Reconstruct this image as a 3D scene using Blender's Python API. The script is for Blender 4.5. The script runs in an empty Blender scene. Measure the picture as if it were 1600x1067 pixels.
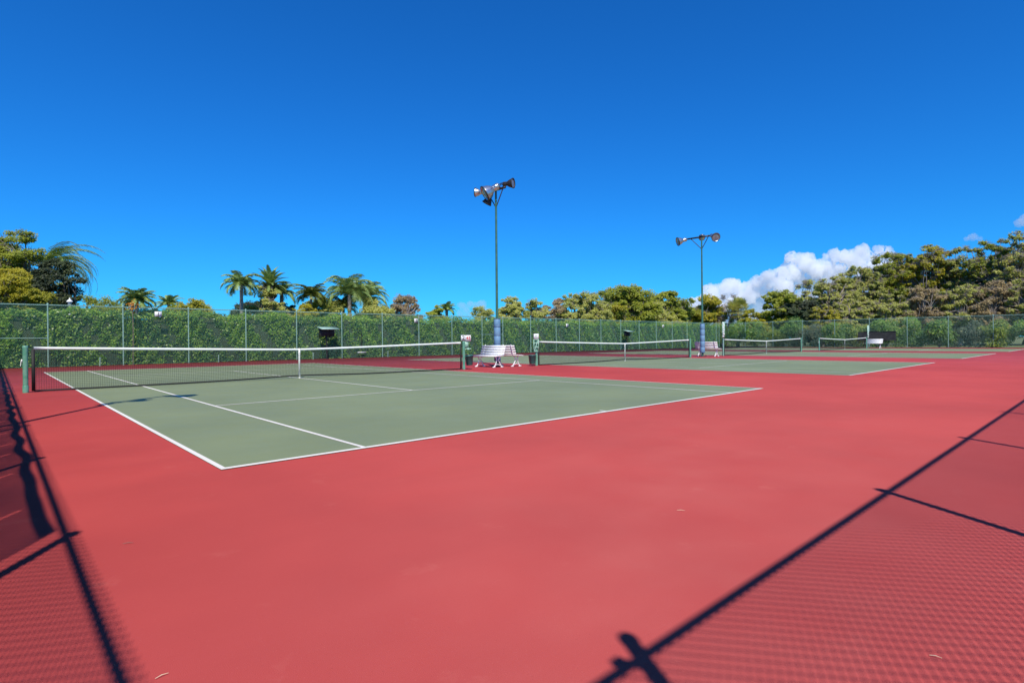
import bpy, math, random
import numpy as np
from mathutils import Vector, Matrix

# ------------------------------------------------------------------ camera, world, sun, exposure
CAM = np.array([-6.9417, -17.2315, 1.11385]); YAW, PITCH, ROLL, FPX = 0.744495, -0.0022675, -0.0091311, 879.51
FW = np.array([math.sin(YAW)*math.cos(PITCH), math.cos(YAW)*math.cos(PITCH), math.sin(PITCH)])
RT0 = np.array([math.cos(YAW), -math.sin(YAW), 0.0]); UP0 = np.cross(RT0, FW)
RT = math.cos(ROLL)*RT0 + math.sin(ROLL)*UP0; UP = -math.sin(ROLL)*RT0 + math.cos(ROLL)*UP0
SC = bpy.context.scene; COL = SC.collection
cd = bpy.data.cameras.new('camera'); cam = bpy.data.objects.new('camera', cd); COL.objects.link(cam)
cd.sensor_width = 36.0; cd.sensor_fit = 'HORIZONTAL'; cd.lens = FPX/1600*36; cd.clip_start = 0.05; cd.clip_end = 20000
cam.matrix_world = Matrix([[RT[i], UP[i], -FW[i], CAM[i]] for i in range(3)] + [[0, 0, 0, 1]])
SC.camera = cam

SUN_AZ, SUN_EL = math.radians(212.1), math.radians(49.2)
w = bpy.data.worlds.new("World"); SC.world = w; w.use_nodes = True
nt = w.node_tree; nt.nodes.clear()
sky = nt.nodes.new('ShaderNodeTexSky'); sky.sky_type = 'NISHITA'; sky.sun_disc = False
sky.sun_elevation = SUN_EL; sky.sun_rotation = SUN_AZ; sky.altitude = 0; sky.air_density = 1.0; sky.dust_density = 0.3; sky.ozone_density = 6.0
hs = nt.nodes.new('ShaderNodeHueSaturation'); hs.inputs['Saturation'].default_value = 1.12; hs.inputs['Hue'].default_value = 0.502
hs.inputs['Value'].default_value = 1.06
gm = nt.nodes.new('ShaderNodeGamma'); gm.inputs['Gamma'].default_value = 0.98
bg = nt.nodes.new('ShaderNodeBackground'); bg.inputs['Strength'].default_value = 0.15
wo = nt.nodes.new('ShaderNodeOutputWorld')
nt.links.new(sky.outputs[0], gm.inputs[0]); nt.links.new(gm.outputs[0], hs.inputs['Color']); tn = nt.nodes.new('ShaderNodeMix'); tn.data_type = 'RGBA'; tn.blend_type = 'MULTIPLY'; tn.inputs[0].default_value = 1.0; tn.inputs[7].default_value = (0.10, 0.61, 1.04, 1)
nt.links.new(hs.outputs[0], tn.inputs[6]); nt.links.new(tn.outputs[2], bg.inputs[0]); nt.links.new(bg.outputs[0], wo.inputs[0])
sd = bpy.data.lights.new('sun', 'SUN'); sd.energy = 5.0; sd.angle = math.radians(0.5); sd.color = (1.0, 0.94, 0.82)
so = bpy.data.objects.new('sun', sd); COL.objects.link(so)
SUND = Vector((math.sin(SUN_AZ)*math.cos(SUN_EL), math.cos(SUN_AZ)*math.cos(SUN_EL), math.sin(SUN_EL)))
so.rotation_euler = SUND.to_track_quat('Z', 'Y').to_euler(); so.location = (0, 0, 50)
SC.view_settings.view_transform = 'Standard'; SC.view_settings.look = 'None'; SC.view_settings.exposure = 0.0; SC.view_settings.gamma = 1.0
SC.view_settings.use_curve_mapping = False
SC.render.engine = 'CYCLES'
SC.cycles.transparent_max_bounces = 24

def at(u, v, D):
    """world point seen at photo position (u,v) of 1600x1067, D metres deep"""
    return CAM + D*(FW + RT*(u-800)/FPX - UP*(v-533.5)/FPX)

# ------------------------------------------------------------------ materials
def mat(name, col, rough=0.6, metal=0.0, col2=None, scale=8.0, bump=0.0, bscale=60.0, spec=0.5):
    m = bpy.data.materials.new(name); m.use_nodes = True; n = m.node_tree; b = n.nodes['Principled BSDF']
    b.inputs['Base Color'].default_value = (*col, 1); b.inputs['Roughness'].default_value = rough; b.inputs['Metallic'].default_value = metal
    b.inputs['Specular IOR Level'].default_value = spec
    tc = n.nodes.new('ShaderNodeTexCoord')
    no = n.nodes.new('ShaderNodeTexNoise'); no.inputs['Scale'].default_value = scale; no.inputs['Detail'].default_value = 5
    n.links.new(tc.outputs['Object'], no.inputs['Vector'])
    mx = n.nodes.new('ShaderNodeMix'); mx.data_type = 'RGBA'
    c2 = col2 or tuple(c*0.8 for c in col)
    mx.inputs[6].default_value = (*col, 1); mx.inputs[7].default_value = (*c2, 1)
    mr = n.nodes.new('ShaderNodeMapRange'); mr.inputs[1].default_value = 0.35; mr.inputs[2].default_value = 0.65
    n.links.new(no.outputs[0], mr.inputs[0]); n.links.new(mr.outputs[0], mx.inputs[0]); n.links.new(mx.outputs[2], b.inputs['Base Color'])
    if bump:
        nb = n.nodes.new('ShaderNodeTexNoise'); nb.inputs['Scale'].default_value = bscale; nb.inputs['Detail'].default_value = 4
        n.links.new(tc.outputs['Object'], nb.inputs['Vector'])
        bp = n.nodes.new('ShaderNodeBump'); bp.inputs['Strength'].default_value = bump; bp.inputs['Distance'].default_value = 0.01
        n.links.new(nb.outputs[0], bp.inputs['Height']); n.links.new(bp.outputs[0], b.inputs['Normal'])
    return m

def court_mat(name, base, alt, worn, rough=0.62):
    m = bpy.data.materials.new(name); m.use_nodes = True; n = m.node_tree; b = n.nodes['Principled BSDF']; L = n.links.new
    g = n.nodes.new('ShaderNodeNewGeometry')
    def noise(scale, det=4, ro=0.55, vec=None):
        t = n.nodes.new('ShaderNodeTexNoise'); t.inputs['Scale'].default_value = scale; t.inputs['Detail'].default_value = det; t.inputs['Roughness'].default_value = ro
        L(vec or g.outputs['Position'], t.inputs['Vector']); return t.outputs[0]
    def rng(x, a, b_, c=0.0, d=1.0):
        r = n.nodes.new('ShaderNodeMapRange'); r.inputs[1].default_value = a; r.inputs[2].default_value = b_; r.inputs[3].default_value = c; r.inputs[4].default_value = d
        L(x, r.inputs[0]); return r.outputs[0]
    def mix(f, a, c):
        x = n.nodes.new('ShaderNodeMix'); x.data_type = 'RGBA'
        for s, i in ((f, 0), (a, 6), (c, 7)):
            if isinstance(s, (tuple, float)): x.inputs[i].default_value = (*s, 1) if isinstance(s, tuple) else s
            else: L(s, x.inputs[i])
        return x.outputs[2]
    mp = n.nodes.new('ShaderNodeMapping'); mp.inputs['Scale'].default_value = (0.25, 1.6, 1.0); mp.inputs['Rotation'].default_value = (0, 0, 0.75)
    L(g.outputs['Position'], mp.inputs['Vector'])
    c = mix(rng(noise(0.32), 0.38, 0.62), base, alt)
    c = mix(rng(noise(0.9, 6, 0.7, mp.outputs[0]), 0.5, 0.8, 0, 0.5), c, alt)
    c = mix(rng(noise(2.7, 8, 0.7), 0.6, 0.8, 0, 0.4), c, worn)
    c = mix(rng(noise(150, 3), 0.64, 0.70, 0, 0.35), c, worn)
    c = mix(rng(noise(95, 3), 0.66, 0.70, 0, 0.45), c, tuple(q*0.55 for q in base))
    c = mix(rng(noise(60, 3), 0.3, 0.7, 0, 0.12), c, alt)
    L(c, b.inputs['Base Color'])
    L(rng(noise(1.7, 5), 0.3, 0.7, rough-0.06, rough+0.1), b.inputs['Roughness'])
    b.inputs['Specular IOR Level'].default_value = 0.25
    bp = n.nodes.new('ShaderNodeBump'); bp.inputs['Strength'].default_value = 0.35; bp.inputs['Distance'].default_value = 0.004
    L(noise(300, 3), bp.inputs['Height']); L(bp.outputs[0], b.inputs['Normal'])
    return m

def leaf_mat(name, c1, c2, c3, scale=0.8, rough=0.5, trans=0.46):
    m = bpy.data.materials.new(name); m.use_nodes = True; n = m.node_tree; L = n.links.new
    b = n.nodes['Principled BSDF']; out = n.nodes['Material Output']
    g = n.nodes.new('ShaderNodeNewGeometry')
    no = n.nodes.new('ShaderNodeTexNoise'); no.inputs['Scale'].default_value = scale; no.inputs['Detail'].default_value = 3
    L(g.outputs['Position'], no.inputs['Vector'])
    mr = n.nodes.new('ShaderNodeMapRange'); mr.inputs[1].default_value = 0.4; mr.inputs[2].default_value = 0.6; L(no.outputs[0], mr.inputs[0])
    m1 = n.nodes.new('ShaderNodeMix'); m1.data_type = 'RGBA'; m1.inputs[6].default_value = (*c1, 1); m1.inputs[7].default_value = (*c2, 1); L(mr.outputs[0], m1.inputs[0])
    p = n.nodes.new('ShaderNodeMath'); p.operation = 'POWER'; p.inputs[1].default_value = 2.2; L(g.outputs['Random Per Island'], p.inputs[0])
    m2 = n.nodes.new('ShaderNodeMix'); m2.data_type = 'RGBA'; m2.inputs[7].default_value = (*c3, 1); L(m1.outputs[2], m2.inputs[6]); L(p.outputs[0], m2.inputs[0])
    L(m2.outputs[2], b.inputs['Base Color']); b.inputs['Roughness'].default_value = rough; b.inputs['Specular IOR Level'].default_value = 0.4
    tr = n.nodes.new('ShaderNodeBsdfTranslucent'); L(m2.outputs[2], tr.inputs['Color'])
    ms = n.nodes.new('ShaderNodeMixShader'); ms.inputs[0].default_value = trans
    L(b.outputs[0], ms.inputs[1]); L(tr.outputs[0], ms.inputs[2]); L(ms.outputs[0], out.inputs[0])
    return m

M = {
 'red': court_mat('red_court', (0.415, 0.055, 0.052), (0.35, 0.045, 0.044), (0.48, 0.13, 0.11)),
 'green': court_mat('green_court', (0.235, 0.272, 0.135), (0.20, 0.235, 0.12), (0.32, 0.33, 0.21)),
 'line': court_mat('line_paint', (0.86, 0.82, 0.72), (0.76, 0.70, 0.62), (0.6, 0.5, 0.45)),
 'grass': mat('lawn', (0.10, 0.15, 0.035), 0.9, 0, (0.17, 0.16, 0.06), 1.5, 0.5, 30),
 'fgreen': mat('green_vinyl', (0.10, 0.30, 0.22), 0.4, 0, (0.15, 0.36, 0.28), 12),
 'fpost': mat('fence_paint', (0.24, 0.40, 0.32), 0.45, 0, (0.34, 0.48, 0.42), 9, 0.1, 40),
 'post': mat('net_post_paint', (0.08, 0.26, 0.17), 0.4, 0, (0.16, 0.33, 0.24), 9, 0.1, 40),
 'metal': mat('galvanised', (0.55, 0.57, 0.57), 0.35, 0.8, (0.4, 0.42, 0.42), 20),
 'alu': mat('aluminium_shell', (0.72, 0.73, 0.74), 0.28, 0.9, (0.5, 0.5, 0.52), 10),
 'darkmetal': mat('dark_metal', (0.035, 0.03, 0.028), 0.45, 0.2),
 'bronze': mat('bronze_steel', (0.06, 0.045, 0.04), 0.5, 0.3),
 'polegreen': mat('pole_paint', (0.035, 0.12, 0.085), 0.4, 0, (0.06, 0.16, 0.11), 5),
 'pad': mat('blue_vinyl_pad', (0.11, 0.24, 0.38), 0.5, 0, (0.17, 0.31, 0.45), 4, 0.4, 12),
 'strap': mat('pad_strap', (0.03, 0.06, 0.15), 0.6),
 'white': mat('white_paint', (0.86, 0.86, 0.84), 0.45, 0, (0.70, 0.68, 0.66), 10),
 'tape': mat('net_tape', (0.82, 0.83, 0.78), 0.7, 0, (0.72, 0.74, 0.68), 5, 0.3, 30),
 'cord': mat('black_net_cord', (0.012, 0.012, 0.012), 0.7),
 'binm': mat('green_plastic', (0.018, 0.13, 0.11), 0.35, 0, (0.03, 0.17, 0.145), 4),
 'dark': mat('black_mesh_cloth', (0.018, 0.02, 0.02), 0.8, 0, (0.04, 0.045, 0.04), 3),
 'plategr': mat('mint_board', (0.45, 0.66, 0.52), 0.4, 0, (0.2, 0.42, 0.3), 14),
 'black': mat('black_print', (0.01, 0.01, 0.012), 0.5),
 'redp': mat('red_print', (0.55, 0.03, 0.03), 0.5),
 'glass': mat('lamp_glass', (0.22, 0.23, 0.25), 0.1, 0.0, (0.15, 0.15, 0.17), 6, 0, 60, 0.8),
 'bark': mat('grey_bark', (0.22, 0.18, 0.14), 0.85, 0, (0.12, 0.10, 0.08), 6, 0.6, 14),
 'twig': mat('pale_twigs', (0.34, 0.29, 0.25), 0.85, 0, (0.22, 0.18, 0.15), 3),
 'palmbark': mat('palm_trunk', (0.30, 0.27, 0.23), 0.85, 0, (0.2, 0.17, 0.14), 8, 0.6, 20),
 'boot': mat('brown_palm_boots', (0.10, 0.065, 0.035), 0.9, 0, (0.06, 0.04, 0.02), 8, 0.8, 12),
 'core': mat('shaded_hedge_core', (0.018, 0.03, 0.014), 0.95, 0, (0.035, 0.045, 0.02), 9, 0.8, 14),  # hedge's inner shade put into the colour of its solid core
 'straw': mat('dry_needle', (0.75, 0.6, 0.4), 0.7),
}
LM = {
 'hedge': leaf_mat('hedge_leaf', (0.17, 0.34, 0.02), (0.03, 0.13, 0.04), (0.48, 0.64, 0.10), 0.6, 0.36),
 'shrub': leaf_mat('shrub_leaf', (0.15, 0.30, 0.03), (0.06, 0.17, 0.055), (0.36, 0.5, 0.09), 0.5, 0.4),
 'shruby': leaf_mat('bright_shrub_leaf', (0.22, 0.30, 0.035), (0.12, 0.22, 0.04), (0.36, 0.42, 0.06), 0.6, 0.4),
 'shrubg': leaf_mat('grey_shrub_leaf', (0.13, 0.17, 0.10), (0.09, 0.13, 0.08), (0.24, 0.27, 0.18), 0.8, 0.5),
 'dark': leaf_mat('dark_leaf', (0.05, 0.08, 0.03), (0.02, 0.035, 0.02), (0.12, 0.14, 0.05), 0.4),
 'mid': leaf_mat('green_leaf', (0.29, 0.33, 0.025), (0.13, 0.19, 0.02), (0.46, 0.46, 0.04), 0.35),
 'yel': leaf_mat('yellow_green_leaf', (0.40, 0.36, 0.02), (0.22, 0.25, 0.02), (0.6, 0.5, 0.03), 0.35),
 'olive': leaf_mat('olive_leaf', (0.43, 0.44, 0.09), (0.28, 0.32, 0.06), (0.64, 0.62, 0.17), 0.3),
 'tan': leaf_mat('tan_leaf', (0.42, 0.32, 0.16), (0.30, 0.23, 0.12), (0.55, 0.42, 0.2), 0.4),
 'palm': leaf_mat('palm_leaf', (0.22, 0.33, 0.08), (0.14, 0.24, 0.08), (0.46, 0.55, 0.16), 0.5, 0.4, 0.2),
 'palmy': leaf_mat('yellow_palm_leaf', (0.16, 0.20, 0.03), (0.09, 0.14, 0.03), (0.28, 0.28, 0.05), 0.5, 0.4, 0.25),
 'orange': leaf_mat('orange_leaf', (0.75, 0.33, 0.02), (0.6, 0.22, 0.01), (0.8, 0.45, 0.03), 0.5),
}

# ------------------------------------------------------------------ mesh helpers
class MB:
    """collects shapes; build() links them as one mesh object"""
    def __init__(s): s.v = []; s.f = []; s.n = 0; s.smooth = False
    def add(s, v, f):
        v = np.asarray(v, float).reshape(-1, 3); f = np.asarray(f, int)
        s.v.append(v); s.f.append(f + s.n); s.n += len(v)
    def box(s, c, d, R=None):
        x, y, z = d[0]/2, d[1]/2, d[2]/2
        v = np.array([(-x,-y,-z),(x,-y,-z),(x,y,-z),(-x,y,-z),(-x,-y,z),(x,-y,z),(x,y,z),(-x,y,z)])
        if R is not None: v = v @ np.asarray(R).T
        s.add(v + np.asarray(c, float), [(0,3,2,1),(4,5,6,7),(0,1,5,4),(1,2,6,5),(2,3,7,6),(3,0,4,7)])
    def tube(s, pts, r, n=8, cap=True):
        pts = np.asarray(pts, float); k = len(pts); r = np.full(k, r) if np.isscalar(r) else np.asarray(r, float)
        rings = []; prev = None
        for i in range(k):
            t = pts[min(i+1, k-1)] - pts[max(i-1, 0)]; t = t/(np.linalg.norm(t)+1e-12)
            if prev is None:
                a = np.array([0, 0, 1.]) if abs(t[2]) < 0.9 else np.array([1., 0, 0]); u = np.cross(t, a)
            else: u = prev - t*(prev@t)
            u /= np.linalg.norm(u)+1e-12; prev = u; w_ = np.cross(t, u)
            an = np.arange(n)*2*math.pi/n
            rings.append(pts[i] + r[i]*(np.cos(an)[:, None]*u + np.sin(an)[:, None]*w_))
        v = np.concatenate(rings); f = []
        for i in range(k-1):
            for j in range(n): f.append((i*n+j, i*n+(j+1) % n, (i+1)*n+(j+1) % n, (i+1)*n+j))
        s.add(v, f)
        if cap:
            for ring in (rings[0][::-1], rings[-1]):
                c = ring.mean(0); s.add(np.vstack([ring, c]), [(j, (j+1) % n, n, n) for j in range(n)])
    def segs(s, A, B, ra, rb=None, n=3):
        """many straight tubes at once"""
        A = np.asarray(A, float); B = np.asarray(B, float); N = len(A)
        if N == 0: return
        ra = np.broadcast_to(ra, N); rb = ra if rb is None else np.broadcast_to(rb, N)
        t = B-A; t = t/(np.linalg.norm(t, axis=1, keepdims=True)+1e-12)
        ref = np.where(np.abs(t[:, 2:3]) < 0.9, np.array([[0, 0, 1.]]), np.array([[1., 0, 0]]))
        u = np.cross(t, ref); u /= np.linalg.norm(u, axis=1, keepdims=True); w_ = np.cross(t, u)
        V = np.zeros((N, 2*n, 3))
        for j in range(n):
            a = 2*math.pi*j/n; d = math.cos(a)*u + math.sin(a)*w_
            V[:, j] = A + d*ra[:, None]; V[:, n+j] = B + d*rb[:, None]
        F = np.array([(j, (j+1) % n, n+(j+1) % n, n+j) for j in range(n)])
        s.add(V.reshape(-1, 3), (F[None] + (np.arange(N)*2*n)[:, None, None]).reshape(-1, 4))
    def lathe(s, prof, o=(0, 0, 0), R=None, n=20):
        v = []; 
        for r, z in prof:
            for j in range(n):
                a = 2*math.pi*j/n; v.append((r*math.cos(a), r*math.sin(a), z))
        v = np.array(v)
        if R is not None: v = v @ np.asarray(R).T
        f = [(i*n+j, i*n+(j+1) % n, (i+1)*n+(j+1) % n, (i+1)*n+j) for i in range(len(prof)-1) for j in range(n)]
        s.add(v+np.asarray(o, float), f)
    def leaves(s, C, N, ln, wd, rng, fold=0.0):
        """rhombus leaves at C with normals N"""
        C = np.asarray(C); k = len(C)
        if k == 0: return
        N = N/(np.linalg.norm(N, axis=1, keepdims=True)+1e-9)
        r = rng.normal(size=(k, 3)); u = np.cross(N, r); u /= np.linalg.norm(u, axis=1, keepdims=True)+1e-9; v = np.cross(N, u)
        ln = ln*rng.uniform(0.65, 1.35, (k, 1)); wd = wd*rng.uniform(0.7, 1.3, (k, 1))
        V = np.stack([C-u*ln/2, C-v*wd/2-u*ln*0.08+N*fold*wd, C+u*ln/2, C+v*wd/2-u*ln*0.08+N*fold*wd], 1)
        s.add(V.reshape(-1, 3), np.arange(k*4).reshape(k, 4))
    def build(s, name, m, parent=None, smooth=False):
        V = np.concatenate(s.v); F = np.concatenate(s.f)
        me = bpy.data.meshes.new(name); tri = F[:, 2] == F[:, 3]
        tot = np.where(tri, 3, 4); start = np.concatenate([[0], np.cumsum(tot)[:-1]])
        keep = np.ones(F.shape, bool); keep[tri, 3] = False
        L = F[keep]
        me.vertices.add(len(V)); me.vertices.foreach_set('co', V.astype(np.float32).ravel())
        me.loops.add(len(L)); me.loops.foreach_set('vertex_index', L.astype(np.int32))
        me.polygons.add(len(F)); me.polygons.foreach_set('loop_start', start.astype(np.int32))
        try: me.polygons.foreach_set('loop_total', tot.astype(np.int32))
        except Exception: pass
        me.update(calc_edges=True); me.validate()
        if smooth: me.polygons.foreach_set('use_smooth', np.ones(len(me.polygons), bool))
        me.materials.append(m)
        o = bpy.data.objects.new(name, me); COL.objects.link(o)
        if parent: o.parent = parent
        return o

def tag(o, label=None, cat=None, group=None, kind=None):
    if label: o['label'] = label
    if cat: o['category'] = cat
    if group: o['group'] = group
    if kind: o['kind'] = kind
    return o
def empty(name, loc, label, cat, group=None, rz=0.0):
    o = bpy.data.objects.new(name, None); o.empty_display_size = 0.3; COL.objects.link(o)
    o.location = loc; o.rotation_euler = (0, 0, rz); return tag(o, label, cat, group)
def copy_tree(o, parent=None):
    c = o.copy(); COL.objects.link(c); c.parent = parent
    for ch in list(o.children): copy_tree(ch, c)
    return c
def quad(mb, x0, y0, x1, y1, z): mb.add([(x0, y0, z), (x1, y0, z), (x1, y1, z), (x0, y1, z)], [(0, 1, 2, 3)])
def axes(d, up=(0, 0, 1)):
    """rotation matrix whose z axis is d"""
    z = np.asarray(d, float); z /= np.linalg.norm(z); x = np.cross(up, z); x /= np.linalg.norm(x); y = np.cross(z, x)
    return np.stack([x, y, z], 1)

# ------------------------------------------------------------------ ground and courts
CX = [0.0, 16.77, 33.6, 50.3]; FY, FX0, FX1, NY = 18.3, -8.03, 62.4, -18.3
g = MB(); quad(g, -900, -900, 900, 900, -0.06); tag(g.build('grass_ground', M['grass']), kind='structure')
g = MB(); g.box(((FX0+FX1)/2, 0, -0.05), (FX1-FX0+0.5, FY-NY+0.3, 0.1)); tag(g.build('court_paving', M['red']), kind='structure')
gp = MB(); gl = MB()
for i, cx in enumerate(CX):
    quad(gp, cx-5.485, -11.885, cx+5.485, 11.885, 0.004)
tag(gp.build('court_surface', M['green']), kind='structure')
for cx in CX:
    Z = 0.008; wl = 0.05
    for x in (-5.485, 5.485-wl): quad(gl, cx+x, -11.885+0.07, cx+x+wl, 11.885-0.07, Z)
    for y in (-11.885, 11.885-0.07): quad(gl, cx-5.485, y, cx+5.485, y+0.07, Z)
    for x in (-4.115, 4.115-wl): quad(gl, cx+x, -11.815, cx+x+wl, 11.815, Z)
    for y in (-6.4, 6.4-wl): quad(gl, cx-4.065, y, cx+4.065, y+wl, Z)
    quad(gl, cx-wl/2, -6.35, cx+wl/2, 6.35, Z)
    quad(gl, cx-wl/2, -11.815, cx+wl/2, -11.7, Z); quad(gl, cx-wl/2, 11.7, cx+wl/2, 11.815, Z)
tag(gl.build('court_lines', M['line']), kind='structure')

# ------------------------------------------------------------------ chain link fences
def fence(label, p0, p1, posts, rails=(), h=3.05, H_top=3.05, wire=0.0024, top_gap=None, extra=None, name='chain_link_fence'):
    """posts: distances along p0->p1; rails: (from, to, z)"""
    p0 = np.array([*p0, 0.0]); p1 = np.array([*p1, 0.0]); Ln = np.linalg.norm(p1-p0); d = (p1-p0)/Ln
    root = empty(name, p0, label, 'fence'); P = lambda t, z: d*t + np.array([0, 0, z])
    for t in posts:
        m = MB(); m.tube([P(t, 0.0), P(t, h+0.02)], 0.032, 10); m.lathe([(0.042, h), (0.042, h+0.05), (0.03, h+0.075), (0.001, h+0.08)], P(t, 0)*1.0, n=10)
        for z in (0.35, 1.1, 1.9, 2.6): m.lathe([(0.033, z), (0.037, z+0.002), (0.037, z+0.02), (0.033, z+0.022)], P(t, 0), n=10)
        m.build('post', M['fpost'], root, True)
    m = MB(); m.tube([P(0, h-0.02), P(Ln, h-0.02)], 0.022, 8); m.build('top_rail', M['fpost'], root, True)
    for a, b, z in rails:
        m = MB(); m.tube([P(a, z), P(b, z)], 0.019, 8); m.build('mid_rail', M['fpost'], root, True)
    # woven wires: two families of diagonals plus bottom tension wire
    step = 0.0707; hh = h+0.02; m = MB(); off = np.array([d[1], -d[0], 0])*0.036
    for sgn in (1, -1):
        s0 = np.arange(-hh, Ln, step) if sgn == 1 else np.arange(0, Ln+hh, step)
        za = np.zeros(len(s0)); zb = np.full(len(s0), hh); ta = s0.copy(); tb = s0 + sgn*hh
        for t, z, o_t, o_z in ((ta, za, tb, zb), (tb, zb, ta, za)):
            lo = t < 0; z[lo] = z[lo] + (0-t[lo])/(o_t[lo]-t[lo])*(o_z[lo]-z[lo]); t[lo] = 0
            hi = t > Ln; z[hi] = z[hi] + (Ln-t[hi])/(o_t[hi]-t[hi])*(o_z[hi]-z[hi]); t[hi] = Ln
        A = ta[:, None]*d + off*(1+0.04*sgn); A[:, 2] = za+0.02; B = tb[:, None]*d + off*(1+0.04*sgn); B[:, 2] = zb+0.02
        m.segs(A, B, wire, n=3)
    m.segs([P(0, 0.05)+off], [P(Ln, 0.05)+off], 0.003, n=4)
    m.build('wire_mesh', M['fgreen'], root)
    if extra: extra(root, P, d)
    return root

far_posts = [0.0] + [-4.98-FX0+3.05*i for i in range(10)] + [24.75-FX0 + 3.3*i for i in range(11)] + [FX1-FX0-0.8]
fence('long green chain link fence in front of the clipped hedge', (FX0, FY), (FX1, FY), far_posts,
      rails=((0.0, 3.05, 1.42), (30.42, 32.78, 1.6)))
fence('green chain link fence at the right end of the courts with loose shrubs behind it', (FX1, FY), (FX1, NY),
      [0.0] + [FY-y for y in (-8.95+3.4*k for k in range(7, -3, -1))] + [FY-NY])
def gate_post(root, P, d):
    m = MB(); m.tube([P(1.36, 0), P(1.36, 3.17)], 0.034, 12); m.lathe([(0.038, 3.15), (0.038, 3.18), (0.03, 3.20), (0.001, 3.205)], P(1.36, 0), n=12)
    m.box(P(1.29, 3.0)+np.array([0, 0.05, 0]), (0.05, 0.05, 0.035)); m.build('gate_post', M['fpost'], root, True)
fence('green chain link fence behind the near baselines, casting the long rail shadow', (FX0, NY), (FX1, NY),
      [0.0] + [4.41+3.08*k for k in range(22)], rails=(), extra=gate_post, wire=0.0031)
side = fence('green chain link fence along the left side line of the nearest court', (FX0, NY), (FX0, FY), [0.0001] + [3.0+3.02*k for k in range(11)] + [36.6],
             rails=(), wire=0.0031)

# torn windscreen cloth on the side fence
def windscreen():
    rng = np.random.default_rng(5)
    m = bpy.data.materials.new('windscreen_cloth'); m.use_nodes = True; n = m.node_tree
    b = n.nodes['Principled BSDF']; b.inputs['Base Color'].default_value = (0.02, 0.06, 0.04, 1); b.inputs['Roughness'].default_value = 0.8
    tr = n.nodes.new('ShaderNodeBsdfTransparent'); ms = n.nodes.new('ShaderNodeMixShader'); ms.inputs[0].default_value = 0.30
    no = n.nodes.new('ShaderNodeTexNoise'); no.inputs['Scale'].default_value = 1.4; mr = n.nodes.new('ShaderNodeMapRange'); mr.inputs[3].default_value = 0.12; mr.inputs[4].default_value = 0.52
    tc = n.nodes.new('ShaderNodeTexCoord'); n.links.new(tc.outputs['Object'], no.inputs[0]); n.links.new(no.outputs[0], mr.inputs[0]); n.links.new(mr.outputs[0], ms.inputs[0])
    n.links.new(b.outputs[0], ms.inputs[1]); n.links.new(tr.outputs[0], ms.inputs[2]); n.links.new(ms.outputs[0], n.nodes['Material Output'].inputs[0])
    x = FX0+0.07; y0, y1 = -14.95, 18.0; ys = np.arange(y0, y1, 0.05); nz = 40
    top = 2.775 + 0.016*np.cos((ys-y0)/1.5*2*math.pi+0.8*np.sin(ys)) + 0.018*np.cos((ys-y0)/3.02*2*math.pi) + 0.02*np.sin(ys*5.3+1)
    mb = MB(); V = []
    for i, y in enumerate(ys):
        for k in range(nz+1):
            z = 0.05 + (top[i]-0.05)*k/nz
            V.append((x + 0.008*math.sin(y*4+z*2), y, z))
    F = []; slits = {}
    yy = y0+0.9
    while yy < y1:
        slits[int((yy-y0)/0.05)] = int(rng.integers(20, 28)); yy += rng.uniform(0.7, 1.7)
    for i in range(len(ys)-1):
        for k in range(nz):
            if i in slits and slits[i] < k < 36: continue
            if i-1 in slits and slits[i-1] < k < 31: continue
            a = i*(nz+1)+k; F.append((a, a+nz+1, a+nz+2, a+1))
    mb.add(V, F); o = mb.build('windscreen', m)
    tag(o, 'torn green windscreen cloth hung on the side fence with a wavy top edge', 'windscreen')
    hb = MB()
    P3 = [(x-0.012 + 0.008*math.sin(y*4+t*2), y, t-0.09) for y, t in zip(ys, top)]
    V = []; 
    for p in P3: V += [(p[0], p[1], p[2]-0.08), (p[0], p[1], p[2]+0.10)]
    hb.add(V, [(2*i, 2*i+2, 2*i+3, 2*i+1) for i in range(len(P3)-1)]); hb.build('hem', M['dark'], o)
windscreen()

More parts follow.
